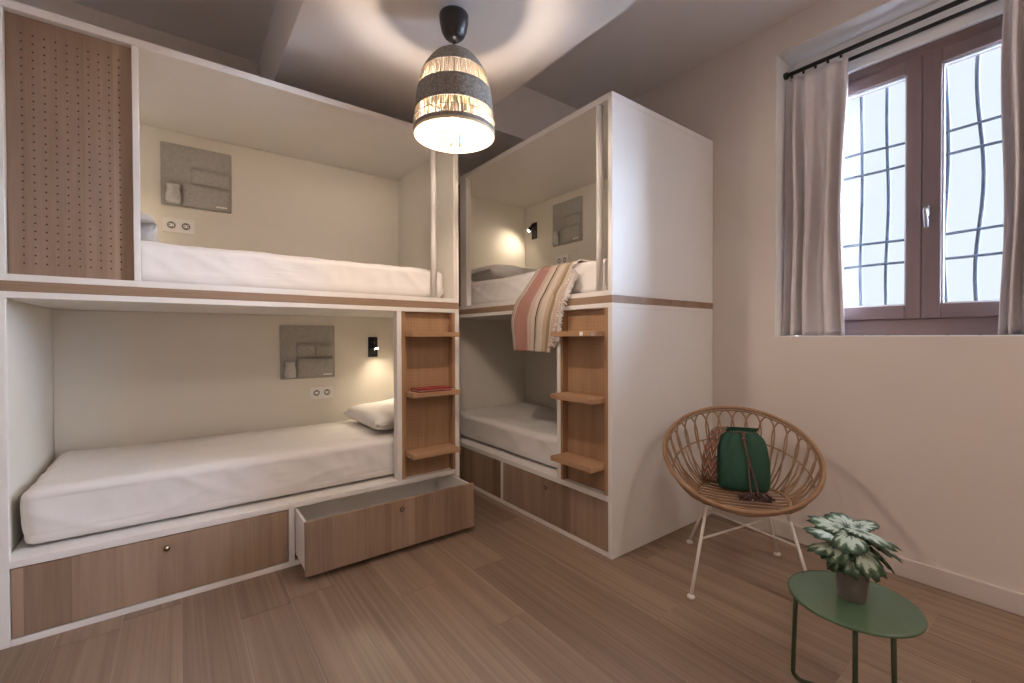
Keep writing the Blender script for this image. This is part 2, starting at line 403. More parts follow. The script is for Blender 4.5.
# ------------------------------------------------------------------ bunk beds
ZB0, ZB1 = 1.382, 1.422            # oak band round the middle deck
def lock(parent, p, nrm):
    p = Vector(p); nrm = Vector(nrm)
    l = obj('lock', cyl(bm_new(), p, p + nrm * .008, .0125, 18), 'brass', parent, True)
    obj('keyhole', cyl(bm_new(), p + nrm * .008, p + nrm * .011, .0055, 12), 'steel', l, True)
def drawer(parent, mat, x0, x1, y0, y1, z0, z1, axis, out, depth=.42, lockat=.5):
    """front panel with a box behind it; axis 0: runs along x and faces -y, axis 1: runs along y and faces -x"""
    if axis == 0:
        d = B('drawer', mat, parent, x0, x1, y0, y1, z0, z1, bev=.0015)
        yb = y1 + depth; t = .013
        for q in ((x0 + .004, x0 + .004 + t), (x1 - .004 - t, x1 - .004)):
            B('drawer_side', 'edge', d, q[0], q[1], y1 + .0005, yb, z0 + .02, z1 - .012)
        B('drawer_bottom', 'white', d, x0 + .018, x1 - .018, y1 + .0005, yb, z0 + .022, z0 + .032)
        B('drawer_back', 'white', d, x0 + .018, x1 - .018, yb - .014, yb, z0 + .034, z1 - .014)
        lock(d, ((x0 + (x1 - x0) * lockat), y0, z1 - .052), (0, -1, 0))
    else:
        d = B('drawer', mat, parent, x0, x1, y0, y1, z0, z1, bev=.0015)
        lock(d, (x0, y0 + (y1 - y0) * lockat, z1 - .052), (-1, 0, 0))
    return d

# --- left bunk: runs along x, front plane y = YF
YF, YK = 2.5335, 3.448
XA, XB_ = -.566, 1.474
lb = thing('bunk_bed', 'white built-in bunk bed with a pulled-out drawer and a tall perforated oak panel', 'bunk bed', (.45, YF, 0), 'built-in bunk beds')
B('side_panel', 'interior', lb, XA, -.548, YF + .003, YK, 0, 1.356)
B('side_panel', 'interior', lb, XA, -.548, YF + .003, YK, 1.449, 2.470)
B('front_stile', 'edge', lb, XA, -.5305, YF, YF + .022, .0, 1.356)
B('front_stile', 'edge', lb, XA, -.5285, YF, YF + .022, 1.449, 2.470)
B('side_panel', 'interior', lb, 1.436, XB_, YF + .003, YK, 0.002, 1.356)
B('side_panel', 'interior', lb, 1.436, XB_, YF + .003, YK, 1.449, 2.470)
B('front_stile', 'edge', lb, 1.455, XB_, YF, YF + .0028, 1.449, 2.470, bev=.0005)
B('back_panel', 'interior', lb, -.547, 1.435, 3.430, YK, .335, 1.355)
B('back_panel', 'interior', lb, -.547, 1.435, 3.430, YK, 1.450, 2.469)
B('top_panel', 'edge', lb, XA, XB_, YF, YK, 2.471, 2.505, bev=.002)
B('middle_deck', 'edge', lb, XA, XB_, YF, YK, 1.4225, 1.449, bev=.001)
B('oak_band', 'band_x', lb, XA, XB_, YF - .001, YK, ZB0, ZB1)
B('deck_underside', 'edge', lb, XA, XB_, YF, YK, 1.3565, 1.3815, bev=.001)
B('bed_base', 'edge', lb, -.547, 1.435, YF + .0005, 3.429, .303, .333, bev=.002)
B('plinth_rail', 'edge', lb, -.530, 1.444, YF, YF + .024, .0, .026)
B('divider', 'edge', lb, .4505, .4795, YF, YF + .30, .027, .3025)
B('divider', 'edge', lb, 1.4445, 1.4740, YF - .0005, YF + .0025, .0, 1.356, bev=.0005)
# perforated panel of the upper bunk
pegs = ((0, -.485 - .45, .0321, -.50 - .45, -.18 - .45), (2, 1.4975, .0323, 1.48, 2.415), .0031)
M['peg_l'] = wood('perforated_oak', (.215, .135, .088), (.40, .275, .195), 2, .5, boards=.09, board_axis=0, holes=pegs)
B('perforated_panel', 'peg_l', lb, -.5280, -.1525, YF + .030, YF + .046, 1.4495, 2.4705)
B('panel_stile', 'edge', lb, -.152, -.130, YF, YF + .050, 1.4495, 2.4705)
obj('corner_post', cyl(bm_new(), (1.305, YF + .022, 1.4495), (1.305, YF + .022, 2.4705), .019, 20), 'edge', lb, True)
# drawers
drawer(lb, 'drawerwood_x', -.527, .447, YF + .001, YF + .019, .030, .299, 0, 0, lockat=.49)
drawer(lb, 'drawerwood_x', .481, 1.4415, 2.305, 2.323, .034, .302, 0, 1, depth=.45, lockat=.515)
# step unit with a perforated back
lad = B('step_unit', 'edge', lb, 1.0455, 1.0755, YF - .001, YF + .052, .3335, 1.356)
M['peg_s'] = wood('perforated_warm_oak', (.28, .16, .085), (.47, .29, .165), 2, .45, holes=((0, 1.115 - .45, .0215, 1.105 - .45, 1.425 - .45), (2, .36, .0215, .35, 1.34), .0016))
M['peg_s2'] = wood('perforated_warm_oak_side', (.28, .16, .085), (.47, .29, .165), 2, .45, holes=((1, 1.64 - 2.5, .0215, 1.625 - 2.5, 1.935 - 2.5), (2, .36, .0215, .35, 1.34), .0016))
B('oak_cheek', 'ladder', lad, 1.0760, 1.1000, YF + .0005, YF + .052, .3335, 1.356)
B('oak_cheek', 'ladder', lad, 1.4230, 1.4440, YF + .0005, YF + .052, .3335, 1.356)
B('oak_back', 'peg_s', lad, 1.1005, 1.4225, YF + .040, YF + .052, .3335, 1.356)
B('bottom_rail', 'edge', lad, 1.0760, 1.4440, YF - .0005, YF + .0004, .318, .3335, bev=.0001)
for z in (1.2, .836, .470):
    B('step', 'step_x', lad, 1.1005, 1.4225, 2.430, YF + .0395, z, z + .029, bev=.003, seg=2)
    
# --- right bunk: runs along y, front plane x = XR
XR, YN, YE = 1.8488, 1.5639, 3.448
XK = 2.872
rb = thing('bunk_bed', 'white built-in bunk bed against the window wall behind the rattan chair', 'bunk bed', (XR, 2.5, 0), 'built-in bunk beds')
B('side_panel', 'white', rb, XR + .002, XK, YN, 1.5900, .0, 1.356, bev=.001)
B('side_panel', 'white', rb, XR + .002, XK, YN, 1.5900, 1.449, 2.4705, bev=.001)
B('front_stile', 'edge', rb, XR, XR + .0018, YN, 1.5920, .0, 1.356, bev=.0005)
B('front_stile', 'edge', rb, XR, XR + .0018, YN, 1.5910, 1.449, 2.4705, bev=.0005)
B('end_panel', 'interior', rb, XR + .003, XK, 3.430, YE, .0, 1.356)
B('end_panel', 'interior', rb, XR + .003, XK, 3.430, YE, 1.449, 2.4705)
B('back_panel', 'interior', rb, 2.752, 2.770, 1.5905, 3.4295, .335, 1.355)
B('back_panel', 'interior', rb, 2.752, 2.770, 1.5905, 3.4295, 1.450, 2.470)
B('top_panel', 'edge', rb, XR, XK, YN, YE, 2.471, 2.506, bev=.002)
B('middle_deck', 'edge', rb, XR, XK, YN, YE, 1.4225, 1.449, bev=.001)
B('oak_band', 'band_y', rb, XR - .001, XK, YN - .001, YE, ZB0, ZB1)
B('deck_underside', 'edge', rb, XR, XK, YN, YE, 1.3565, 1.3815, bev=.001)
B('bed_base', 'edge', rb, XR + .0005, 2.751, 1.5905, 3.429, .301, .333, bev=.002)
B('plinth_rail', 'edge', rb, XR, XR + .024, 1.5925, 3.429, .0, .026)
B('divider', 'edge', rb, XR, XR + .30, 2.5665, 2.5935, .027, .3005)
B('perforated_panel', 'drawerwood_y', rb, XR + .030, XR + .046, 3.1505, 3.4295, 1.4495, 2.4705)
B('panel_stile', 'edge', rb, XR, XR + .050, 3.060, 3.1500, 1.4495, 2.4705)
obj('corner_post', cyl(bm_new(), (XR + .022, 1.669, 1.4495), (XR + .022, 1.669, 2.4705), .0195, 20), 'edge', rb, True)
drawer(rb, 'drawerwood_y', XR + .001, XR + .019, 1.5945, 2.5640, .029, .298, 1, 0, lockat=.521)
drawer(rb, 'drawerwood_y', XR + .001, XR + .019, 2.5960, 3.4260, .029, .298, 1, 0, lockat=.625)
lad = B('step_unit', 'edge', rb, XR - .001, XR + .052, 1.9645, 1.9950, .3335, 1.356)
B('oak_cheek', 'ladder', lad, XR + .0005, XR + .052, 1.9420, 1.9640, .3335, 1.356)
B('oak_cheek', 'ladder', lad, XR + .0005, XR + .052, 1.5925, 1.6190, .3335, 1.356)
B('oak_back', 'peg_s2', lad, XR + .040, XR + .052, 1.6195, 1.9415, .3335, 1.356)
for z in (1.2, .836, .470):
    st = B('step', 'step_y', lad, 1.745, XR + .0395, 1.6195, 1.9415, z, z + .029, bev=.003, seg=2)
    if z == 1.2: B('price_tag', 'plastic', lad, 1.7435, 1.7448, 1.678, 1.702, 1.204, 1.226, bev=.0003).name = 'white_sticker'

# ------------------------------------------------------------------ bedding
def rounded(name, c, half, r, seg, disp):
    bm = bm_new(); bmesh.ops.create_cube(bm, size=2.0)
    cuts = seg
    bmesh.ops.subdivide_edges(bm, edges=bm.edges[:], cuts=cuts, use_grid_fill=True)
    H = Vector(half)
    for v in bm.verts:
        # denser sampling towards the rims
        p = Vector([math.copysign(abs(a) ** .85, a) * h_ for a, h_ in zip(v.co, H)])
        inner = Vector([max(-h_ + rr, min(h_ - rr, a)) for a, h_, rr in zip(p, H, r)])
        d = p - inner
        n = Vector([a / rr if rr else 0 for a, rr in zip(d, r)])
        if n.length > 1e-6:
            n.normalize(); p = inner + Vector([a * rr for a, rr in zip(n, r)])
        v.co = p
    bm.normal_update()
    nn = [(v, v.normal.copy()) for v in bm.verts]
    for v, n in nn: v.co += n * disp(v.co, n)
    bmesh.ops.translate(bm, vec=Vector(c), verts=bm.verts)
    return bm
def ridge(p, ang, fr, st):
    a = p[0] * math.cos(ang) + p[1] * math.sin(ang); b_ = -p[0] * math.sin(ang) + p[1] * math.cos(ang)
    return 1 - abs(noise.noise(Vector((a * fr, b_ * fr * st, p[2])))) * 2
def mattress(name, x0, x1, y0, y1, z0, z1, label, seed, along):
    c = ((x0 + x1) / 2, (y0 + y1) / 2, (z0 + z1) / 2); half = ((x1 - x0) / 2, (y1 - y0) / 2, (z1 - z0) / 2)
    def disp(p, n):
        u = p.x if along == 0 else p.y; t = p.y if along == 0 else p.x
        side = 1 - abs(n.z); top = max(0, n.z)
        h_ = (p.z + half[2]) / (2 * half[2])
        d = .75 * side * (.011 * (ridge((u, p.z * 1.6, seed), .62, 5.0, .16) ** 3 - .6) + .010 * (ridge((u, p.z * 1.5, seed + 5), -.95, 3.6, .18) ** 3 - .6) + .004 * (ridge((u, p.z, seed + 3), .3, 13, .2) ** 2 - .6))
        d += side * -.010 * max(0, .25 - h_) * 4
        d += top * (.007 * (ridge((u, t, seed + 9), .4 + seed, 4.2, .22) ** 3 - .5) + .003 * (ridge((u, t, seed + 2), 1.4 + seed, 11, .25) ** 2 - .5) + .006 * noise.noise(Vector((u * 2, t * 2, seed))))
        return d
    bm = rounded(name, c, half, (.05, .05, .045), 84, disp)
    o = obj(name, bm, 'sheet', None, True); settle(o, (c[0], c[1], z0))
    return tag(o, label, 'mattress', 'mattresses in white fitted sheets')
mattress('mattress', -.525, 1.418, YF + .068, 3.415, .345, .582, 'white-sheeted mattress beside the pulled-out drawer, under the wall organiser and lamp', 1, 0)
mattress('mattress', -.520, 1.418, YF + .068, 3.415, 1.452, 1.645, 'white-sheeted upper mattress beside the perforated oak panel', 2, 0)
mattress('mattress', XR + .068, 2.740, 1.605, 3.415, .345, .552, 'white-sheeted lower mattress below the striped throw', 3, 1)
mattress('mattress', XR + .068, 2.740, 1.605, 3.415, 1.452, 1.650, 'white-sheeted upper mattress with the striped throw laid on it', 4, 1)

def pillow(c, half, rot, tilt, label, seed):
    def disp(p, n):
        return .012 * (ridge((p.x, p.y, seed), .6, 4, .35) - .6) + .008 * noise.noise(p * 5 + Vector((seed, 0, 0)))
    bm = bm_new(); bmesh.ops.create_cube(bm, size=2.0); bmesh.ops.subdivide_edges(bm, edges=bm.edges[:], cuts=22, use_grid_fill=True)
    H = Vector(half)
    for v in bm.verts:
        a, b_ = v.co.x, v.co.y
        e = max(0, (1 - a ** 4)) ** .42 * max(0, (1 - b_ ** 4)) ** .42
        shrink = 1 - .07 * (1 - abs(a) ** 3) * b_ * b_ - .0
        shrink2 = 1 - .07 * (1 - abs(b_) ** 3) * a * a
        v.co = Vector((a * H.x * shrink2, b_ * H.y * shrink, v.co.z * H.z * (.05 + .95 * e)))
    bm.normal_update(); nn = [(v, v.normal.copy()) for v in bm.verts]
    for v, n in nn: v.co += n * disp(v.co, n)
    bmesh.ops.transform(bm, matrix=Matrix.Rotation(rot, 4, 'Z') @ Matrix.Rotation(tilt, 4, 'Y'), verts=bm.verts)
    low = min(v.co.z for v in bm.verts)
    bmesh.ops.translate(bm, vec=(c[0], c[1], c[2] - low), verts=bm.verts)
    o = obj('pillow', bm, 'sheet', None, True); settle(o, c)
    return tag(o, label, 'pillow', 'white bed pillows')
pillow((1.195, 3.00, .588), (.225, .33, .062), 0, -.10, 'white pillow lit by the reading lamp, beside the step unit with the red booklet', 1)
pillow((-.285, 3.00, 1.655), (.215, .33, .085), 0, .08, 'white pillow half hidden behind the perforated oak panel', 2)
pillow((2.28, 3.10, 1.66), (.33, .24, .062), 0, 0, 'white pillow on the upper bed with the striped throw', 3)

# ------------------------------------------------------------------ felt organisers, sockets, reading lamps (built flat, u right, v up, w out of the wall)
def wall_frame(o, u, n):
    o = Vector(o); u = Vector(u); n = Vector(n)
    return Matrix(((u.x, 0, n.x, o.x), (u.y, 0, n.y, o.y), (u.z, 1, n.z, o.z), (0, 0, 0, 1)))
def place(bm, mtx):
    bmesh.ops.transform(bm, matrix=mtx, verts=bm.verts); return bm
def rrect(bm, u0, u1, v0, v1, w0, w1, r, n=5, bow=0):
    pts = []
    for cu, cv, a0 in ((u1 - r, v1 - r, 0), (u0 + r, v1 - r, PI / 2), (u0 + r, v0 + r, PI), (u1 - r, v0 + r, 1.5 * PI)):
        for k in range(n + 1):
            a = a0 + PI / 2 * k / n; pts.append((cu + r * math.cos(a), cv + r * math.sin(a)))
    A = [bm.verts.new((p[0], p[1], w0)) for p in pts]; Bv = [bm.verts.new((p[0], p[1], w1)) for p in pts]; k = len(pts)
    bm.faces.new(A[::-1]); bm.faces.new(Bv)
    for i in range(k): bm.faces.new((A[i], A[(i + 1) % k], Bv[(i + 1) % k], Bv[i]))
    return bm
def bowed(bm, u0, u1, v0, v1, w0, bulge, th=.004, n=14):
    """a felt pocket: fixed along its sides and bottom, standing off the board at its open top"""
    g = []
    for side in (0, 1):
        gg = []
        for j in range(5):
            t = j / 4; row = []
            for i in range(n + 1):
                s = i / n; w = w0 + bulge * math.sin(PI * s) ** .6 * (.25 + .75 * t) + th * side
                row.append(bm.verts.new((u0 + (u1 - u0) * s, v0 + (v1 - v0) * t - .004 * math.sin(PI * s) * t, w)))
            gg.append(row)
        g.append(gg)
    for side in (0, 1):
        for j in range(4):
            for i in range(n): bm.faces.new((g[side][j][i], g[side][j][i + 1], g[side][j + 1][i + 1], g[side][j + 1][i]))
    for j in range(4):
        for i in (0, n): bm.faces.new((g[0][j][i], g[0][j + 1][i], g[1][j + 1][i], g[1][j][i]))
    for j in (0, 4):
        for i in range(n): bm.faces.new((g[0][j][i], g[0][j][i + 1], g[1][j][i + 1], g[1][j][i]))
    return bm
def organiser(mtx, label, roll=True, split=True):
    base = mtx @ Vector((.18, 0, 0))
    t = thing('felt_organiser', label, 'organiser', base, 'grey felt wall organisers')
    W, Hh = .365, .380
    obj('board', place(rrect(bm_new(), 0, W, 0, Hh, .001, .009, .009), mtx), 'felt', t)
    if split:
        obj('pocket', place(bowed(bm_new(), .105, .228, .140, .252, .010, .009), mtx), 'felt', t, True)
        obj('pocket', place(bowed(bm_new(), .232, .358, .140, .252, .010, .009), mtx), 'felt', t, True)
    else:
        obj('pocket', place(bowed(bm_new(), .150, .358, .140, .245, .010, .012), mtx), 'felt', t, True)
    lp = obj('large_pocket', place(bowed(bm_new(), .105, .355, .008, .146, .0135, .016), mtx), 'felt', t, True)
    obj('label_tab', place(box(bm_new(), .278, .338, .020, .029, .0235, .0285), mtx), 'plastic', lp)
    b_ = bm_new()                                # cup-shaped loop at the lower left
    prof = [(.034 + .004 * math.sin(k), .012 + .112 * k / 6) for k in range(7)]
    rings = [[b_.verts.new((.060 + r * math.cos(a), v, .010 + r * .62 * (math.sin(a)) + .022)) for a in [2 * PI * q / 20 for q in range(20)]] for r, v in prof]
    for A, Bv in zip(rings, rings[1:]):
        for q in range(20): b_.faces.new((A[q], A[(q + 1) % 20], Bv[(q + 1) % 20], Bv[q]))
    b_.faces.new(rings[0][::-1])
    cup = obj('bottle_loop', place(b_, mtx), 'felt_light', t, True)
    md = cup.modifiers.new('thickness', 'SOLIDIFY'); md.thickness = .004
    return t
def socket(mtx, label):
    t = thing('power_socket', label, 'socket', mtx @ Vector((.08, 0, 0)), 'white double power sockets')
    obj('plate', place(rrect(bm_new(), 0, .158, 0, .086, .0008, .009, .006), mtx), 'plastic', t)
    for u in (.043, .115):
        ring = bm_new(); lathe(ring, [(.026, .0095), (.0255, .011), (.0225, .011), (.0215, .0095)], (u, .043, 0), 24); 
        s = obj('socket_ring', place(ring, mtx), 'plastic', t, True)
        obj('recess', place(cyl(bm_new(), (u, .043, .0092), (u, .043, .0098), .0212, 24), mtx), 'socket_dark', s)
        obj('insert', place(rrect(bm_new(), u - .013, u + .013, .034, .052, .0099, .0106, .004), mtx), 'plastic', s)
        for dv in (-.0075, .0075):
            obj('contact_hole', place(cyl(bm_new(), (u + dv, .043, .0107), (u + dv, .043, .0111), .003, 10), mtx), 'black', s)
    return t
def reading_lamp(mtx, label, aim, watts=SPOT, fold=False, lit=True):
    """black wall plate with a short swivelling tube head"""
    t = thing('reading_lamp', label, 'lamp', mtx @ Vector((.035, 0, 0)), 'black bedside reading lamps')
    obj('wall_plate', place(box(bm_new(), 0, .072, 0, .155, .001, .013, .002), mtx), 'black', t)
    p0 = mtx @ Vector((.036, .118, .012)); p1 = mtx @ Vector((.036, .118, .034))
    obj('swivel', cyl(bm_new(), p0, p1, .009, 12), 'black', t, True)
    aim = Vector(aim).normalized(); a = p1 - aim * .028; e = p1 + aim * .060
    hd = bm_new(); tube(hd, [a, a + aim * .004, e - aim * .002, e], [.013, .016, .016, .0145], 18)
    head = obj('lamp_head', hd, 'black', t, True)
    obj('lens', cyl(bm_new(), e, e + aim * .002, .0135, 16), 'bulb_small', head, True)
    ld = bpy.data.lights.new('reading_light', 'SPOT'); ld.energy = watts; ld.color = (1.0, .84, .62); ld.spot_size = math.radians(150); ld.spot_blend = 1.0; ld.shadow_soft_size = .02
    lo = bpy.data.objects.new('reading_light', ld); C.objects.link(lo); lo.parent = t
    lo.location = e + aim * .006 - ROOT[t.name]; lo.rotation_euler = aim.to_track_quat('-Z', 'Y').to_euler()
    return t
LY = 3.4295
Fm = lambda x, z: wall_frame((x, LY, z), (1, 0, 0), (0, -1, 0))
organiser(Fm(.562, .905), 'grey felt pocket organiser above the lower bed, beside the lit black lamp')
organiser(Fm(-.078, 2.010), 'grey felt pocket organiser on the upper bunk wall near the perforated oak panel', split=False)
socket(Fm(.756, .752), 'white double power socket over the lower bed with the lit pillow')
socket(Fm(-.071, 1.847), 'white double power socket on the wall above the bed beside the perforated panel')
reading_lamp(Fm(1.180, 1.045), 'small black reading lamp above the lower bed\'s pillow, beside the step unit', (.12, -.55, -1))
reading_lamp(Fm(-.40, 2.05), 'small black reading lamp hidden behind the perforated oak panel', (.3, -.6, -.7), SPOT * .9)
RX = 2.7515
Rm = lambda y, z: wall_frame((RX, y, z), (0, -1, 0), (-1, 0, 0))
organiser(Rm(3.012, 2.018), 'grey felt pocket organiser on the upper bunk wall above the striped throw', split=False)
socket(Rm(2.972, 1.838), 'white double power socket partly hidden behind the striped throw')
reading_lamp(Rm(3.312, 2.140), 'small black reading lamp in the corner above the upper bed with the throw', (-.60, .20, -.80), SPOT * .6)

# ------------------------------------------------------------------ striped throw
def throw():
    t = thing('throw_blanket', 'striped pink, cream and tan throw hanging over the upper bunk edge', 'blanket', (XR, 2.22, 1.10))
    prof = [(2.08, 1.656), (2.02, 1.658), (1.97, 1.660), (1.945, 1.658), (1.925, 1.650), (1.905, 1.628), (1.890, 1.59), (1.874, 1.545), (1.860, 1.505), (1.846, 1.470), (1.836, 1.440), (1.828, 1.40), (1.824, 1.35), (1.824, 1.30), (1.824, 1.25), (1.826, 1.20), (1.826, 1.15), (1.826, 1.108)]
    def layer(u0, u1, nu, dx, dz, vmax, seed):
        bm = bm_new(); uvl = bm.loops.layers.uv.new('UVMap'); g = []; k = len(prof); N = 4
        fine = []
        for i in range(k - 1):
            for s in range(N): a = s / N; fine.append((prof[i][0] * (1 - a) + prof[i + 1][0] * a, prof[i][1] * (1 - a) + prof[i + 1][1] * a))
        fine.append(prof[-1])
        if vmax < 1: fine = [q for q in fine if q[0] < 1.893 and q[1] < 1.60]
        m = len(fine)
        for j, (x, z) in enumerate(fine):
            v = j / (m - 1) if vmax == 1 else .4 + .6 * j / (m - 1); hang = max(0, min(1, (1.62 - z) / .3)) if x < 1.9 else 0
            yl = 2.235 + .055 * min(1, v * 1.6) + .14 * hang * (1 - .25 * max(0, (1.4 - z) / .3)); yr = 1.90 + .03 * v + .055 * hang + .05 * max(0, (1.4 - z) / .3)
            row = []
            for i in range(nu + 1):
                u = u0 + (u1 - u0) * i / nu
                y = yl + (yr - yl) * u
                w = .010 * hang * (math.sin(9.5 * u + 1.1 + seed) + .5 * math.sin(21 * u + 2 + 3 * v)) + .004 * noise.noise(Vector((u * 4, v * 9, seed)))
                zz = z - dz * hang * 1.0 + (.012 * u - .02 * (1 - u) * 0) * hang - .010 * hang * u * 2 * v
                xx = x - max(0, w) * 1.2 + dx * (hang if hang else 0)
                if hang == 0: zz += abs(w) * .3 + .002 * max(0, noise.noise(Vector((u * 5, x * 6, seed)))) - (dx * .35)
                row.append((bm.verts.new((xx, y, zz)), (u, v)))
            g.append(row)
        for j in range(m - 1):
            for i in range(nu):
                q = (g[j][i], g[j][i + 1], g[j + 1][i + 1], g[j + 1][i]); f = bm.faces.new([e[0] for e in q])
                for lp, e in zip(f.loops, q): lp[uvl].uv = e[1]
        return bm, g
    bm, g = layer(0, 1, 40, 0, 0, 1, 0.0)
    edge = [r[-1][0].co.copy() for r in g]; hem = [r[0].co.copy() for r in g[-1]]
    o = obj('front_layer', bm, 'throw', t, True); md = o.modifiers.new('thickness', 'SOLIDIFY'); md.thickness = .004; md.offset = 1
    bm, g2 = layer(.62, 1.12, 20, .006, -.035, .9, 4.0)
    e2 = [r[-1][0].co.copy() for r in g2]
    o = obj('back_layer', bm, 'throw', t, True); md = o.modifiers.new('thickness', 'SOLIDIFY'); md.thickness = .003; md.offset = 1
    fr = bm_new(); rf = random.Random(2)
    for E, cnt in ((edge, 70), (e2, 80)):
        m = len(E)
        for k in range(cnt):
            a = k / cnt * (m - 1) * .93; i = int(a); p = E[i].lerp(E[min(i + 1, m - 1)], a - i)
            L = rf.uniform(.022, .04); d = Vector((rf.uniform(-.006, 0), -L, -L * rf.uniform(.3, .9)))
            if p.x > 1.90: d = Vector((0, -L, rf.uniform(0, .004)))
            tube(fr, [p + Vector((-.004, .004, .002)), p + d * .5 + Vector((-.005, 0, .003)), p + d + Vector((-.004, 0, .002))], .0021, 4)
    fo = obj('fringe', fr, 'sheet', t); fo['kind'] = 'stuff'
throw()

# ------------------------------------------------------------------ red booklet
t = thing('booklet', 'thin red booklet lying on the middle step', 'book', (1.25, 2.49, .866))
B('cover', 'red', t, 1.140, 1.365, 2.436, 2.545, .8655, .8730, bev=.002)
B('pages', 'paper', t, 1.146, 1.359, 2.440, 2.540, .8735, .8785, bev=.0005)
B('cover', 'red', t, 1.140, 1.365, 2.436, 2.545, .8790, .8870, bev=.003, seg=2)
B('spine', 'red', t, 1.140, 1.365, 2.5455, 2.5485, .8655, .8870, bev=.001)

# ------------------------------------------------------------------ pendant lamp
def pendant(x, y, label):
    t = thing('pendant_lamp', label, 'lamp', (x, y, ZS), 'woven pendant lamps')
    def P(name, bm, mat, par=t, sm=True):
        bmesh.ops.translate(bm, vec=(x, y, 0), verts=bm.verts); return obj(name, bm, mat, par, sm)
    P('ceiling_cup', lathe(bm_new(), [(.0, 2.644), (.060, 2.644), (.064, 2.648), (.066, 2.642), (.064, 2.615), (.057, 2.580), (.046, 2.556), (.030, 2.541), (.012, 2.535), (.0, 2.534)], n=32), 'black')
    P('ceiling_hook', cyl(bm_new(), (0, 0, 2.640), (0, 0, 2.6725), .014, 12), 'black')
    P('cord', cyl(bm_new(), (0, 0, 2.245), (0, 0, 2.535), .0035, 8), 'black')
    P('bulb_holder', lathe(bm_new(), [(0, 2.262), (.012, 2.262), (.020, 2.245), (.021, 2.205), (.017, 2.198), (0, 2.198)], n=20), 'weave')
    P('bulb', lathe(bm_new(), [(0, 2.123), (.015, 2.126), (.027, 2.137), (.032, 2.153), (.028, 2.170), (.018, 2.186), (.014, 2.1975), (0, 2.1975)], n=24), 'bulb')
    ctl = [(2.492, .024), (2.482, .052), (2.466, .082), (2.436, .110), (2.40, .134), (2.364, .152), (2.30, .165), (2.244, .172), (2.18, .178), (2.105, .182)]
    def R(z):
        for (za, ra), (zb, rb_) in zip(ctl, ctl[1:]):
            if za >= z >= zb: return ra + (rb_ - ra) * (za - z) / (za - zb)
        return ctl[-1][1]
    def band(z1, z0, th=.006):
        n = 7; zs = [z1 + (z0 - z1) * k / n for k in range(n + 1)]
        prof = [(R(z) + .001, z) for z in zs] + [(R(z) - th, z) for z in zs[::-1]]; prof.append(prof[0])
        bm = bm_new(); rings = lathe(bm, prof, n=64); bmesh.ops.remove_doubles(bm, verts=bm.verts, dist=1e-6)
        return bm
    sh = P('lamp_shade', band(2.303, 2.203), 'weave')
    P('top_band', band(2.490, 2.375), 'weave', sh); P('bottom_band', band(2.131, 2.114), 'weave', sh)
    P('rim_hoop', band(2.114, 2.104, .005), 'strand', sh)
    for z1, z0, n in ((2.375, 2.303, 120), (2.203, 2.131, 150)):
        bm = bm_new(); rr = random.Random(n)
        for k in range(n):
            a = 2 * PI * (k + rr.uniform(-.2, .2)) / n; da = rr.uniform(-.012, .012); zs = [z1 + .004, (z1 + z0) / 2, z0 - .004]
            tube(bm, [((R(z) - .002) * math.cos(a + da * i), (R(z) - .002) * math.sin(a + da * i), z) for i, z in enumerate(zs)], .0019 if n == 120 else .0018, 5)
        s = P('straw_strands', bm, 'strand', sh); s['kind'] = 'stuff'
    zz = 2.165; P('binding_hoop', tube(bm_new(), [((R(zz) + .0015) * math.cos(2 * PI * k / 60), (R(zz) + .0015) * math.sin(2 * PI * k / 60), zz) for k in range(60)], .0016, 6, closed=True), 'weave', sh)
    P('carry_loop', tube(bm_new(), [(.034 * math.cos(PI * k / 10), .012 * math.sin(PI * k / 5), 2.484 + .020 * math.sin(PI * k / 10)) for k in range(11)], .003, 6), 'strand', sh)
    return t
p1 = pendant(1.005, 1.76, 'woven dome pendant lamp hanging from a black ceiling cup')
def added_fill_light(x, y, z, label):  # out-of-view round light, added only to brighten the room from behind the camera
    t = thing('added_fill_light', label, 'lamp', (x, y, z), 'added round fill lights out of view')
    obj('housing', lathe(bm_new(), [(0, z - .0005), (.165, z - .0005), (.170, z - .006), (.170, z - .040), (.160, z - .040), (.160, z - .012), (0, z - .012)], (x, y, 0), 40), 'plastic', t, True)
    obj('diffuser', lathe(bm_new(), [(0, z - .014), (.157, z - .014), (.158, z - .046), (.150, z - .056), (.09, z - .066), (0, z - .070)], (x, y, 0), 40), 'fill_glow', t, True)
added_fill_light(-.55, -.75, ZC, 'added round fill light left of the beam, behind the viewpoint')
added_fill_light(2.25, -1.15, ZC, 'added round fill light right of the beam, behind the viewpoint')

# ------------------------------------------------------------------ rattan chair
CC = Vector((2.295, 1.11, .597)); CR = .362; AZ = math.radians(212.5); TL = math.radians(31.4)
cf = Vector((math.cos(AZ), math.sin(AZ), 0)); cs = Vector((-math.sin(AZ), math.cos(AZ), 0)); UZ = Vector((0, 0, 1))
cd = cf * math.cos(TL) - UZ * math.sin(TL)
SC = CC + cf * .105; SC.z = .412; SRr = .205; sd = (cf * math.cos(.06) - UZ * math.sin(.06))
def rim(a, r=CR): return CC + (cd * math.cos(a) + cs * math.sin(a)) * r
def seat(a, r=SRr): return SC + (sd * math.cos(a) + cs * math.sin(a)) * r
def dish(a, t):
    p, q = seat(a), rim(a); v = p.lerp(q, t)
    gap = (q - p).length
    n = (q - p).normalized(); out = (rim(a) - CC).normalized()
    return v + (out * .35 - UZ * .6) * gap * .20 * math.sin(PI * t) * (1 - .3 * t)
ch = thing('rattan_chair', 'round rattan bucket chair on white metal legs by the window wall', 'chair', (2.25, 1.076, 0))
N = 96
obj('rim', tube(bm_new(), [rim(2 * PI * k / N) for k in range(N)], .0105, 10, closed=True), 'rattan', ch, True)
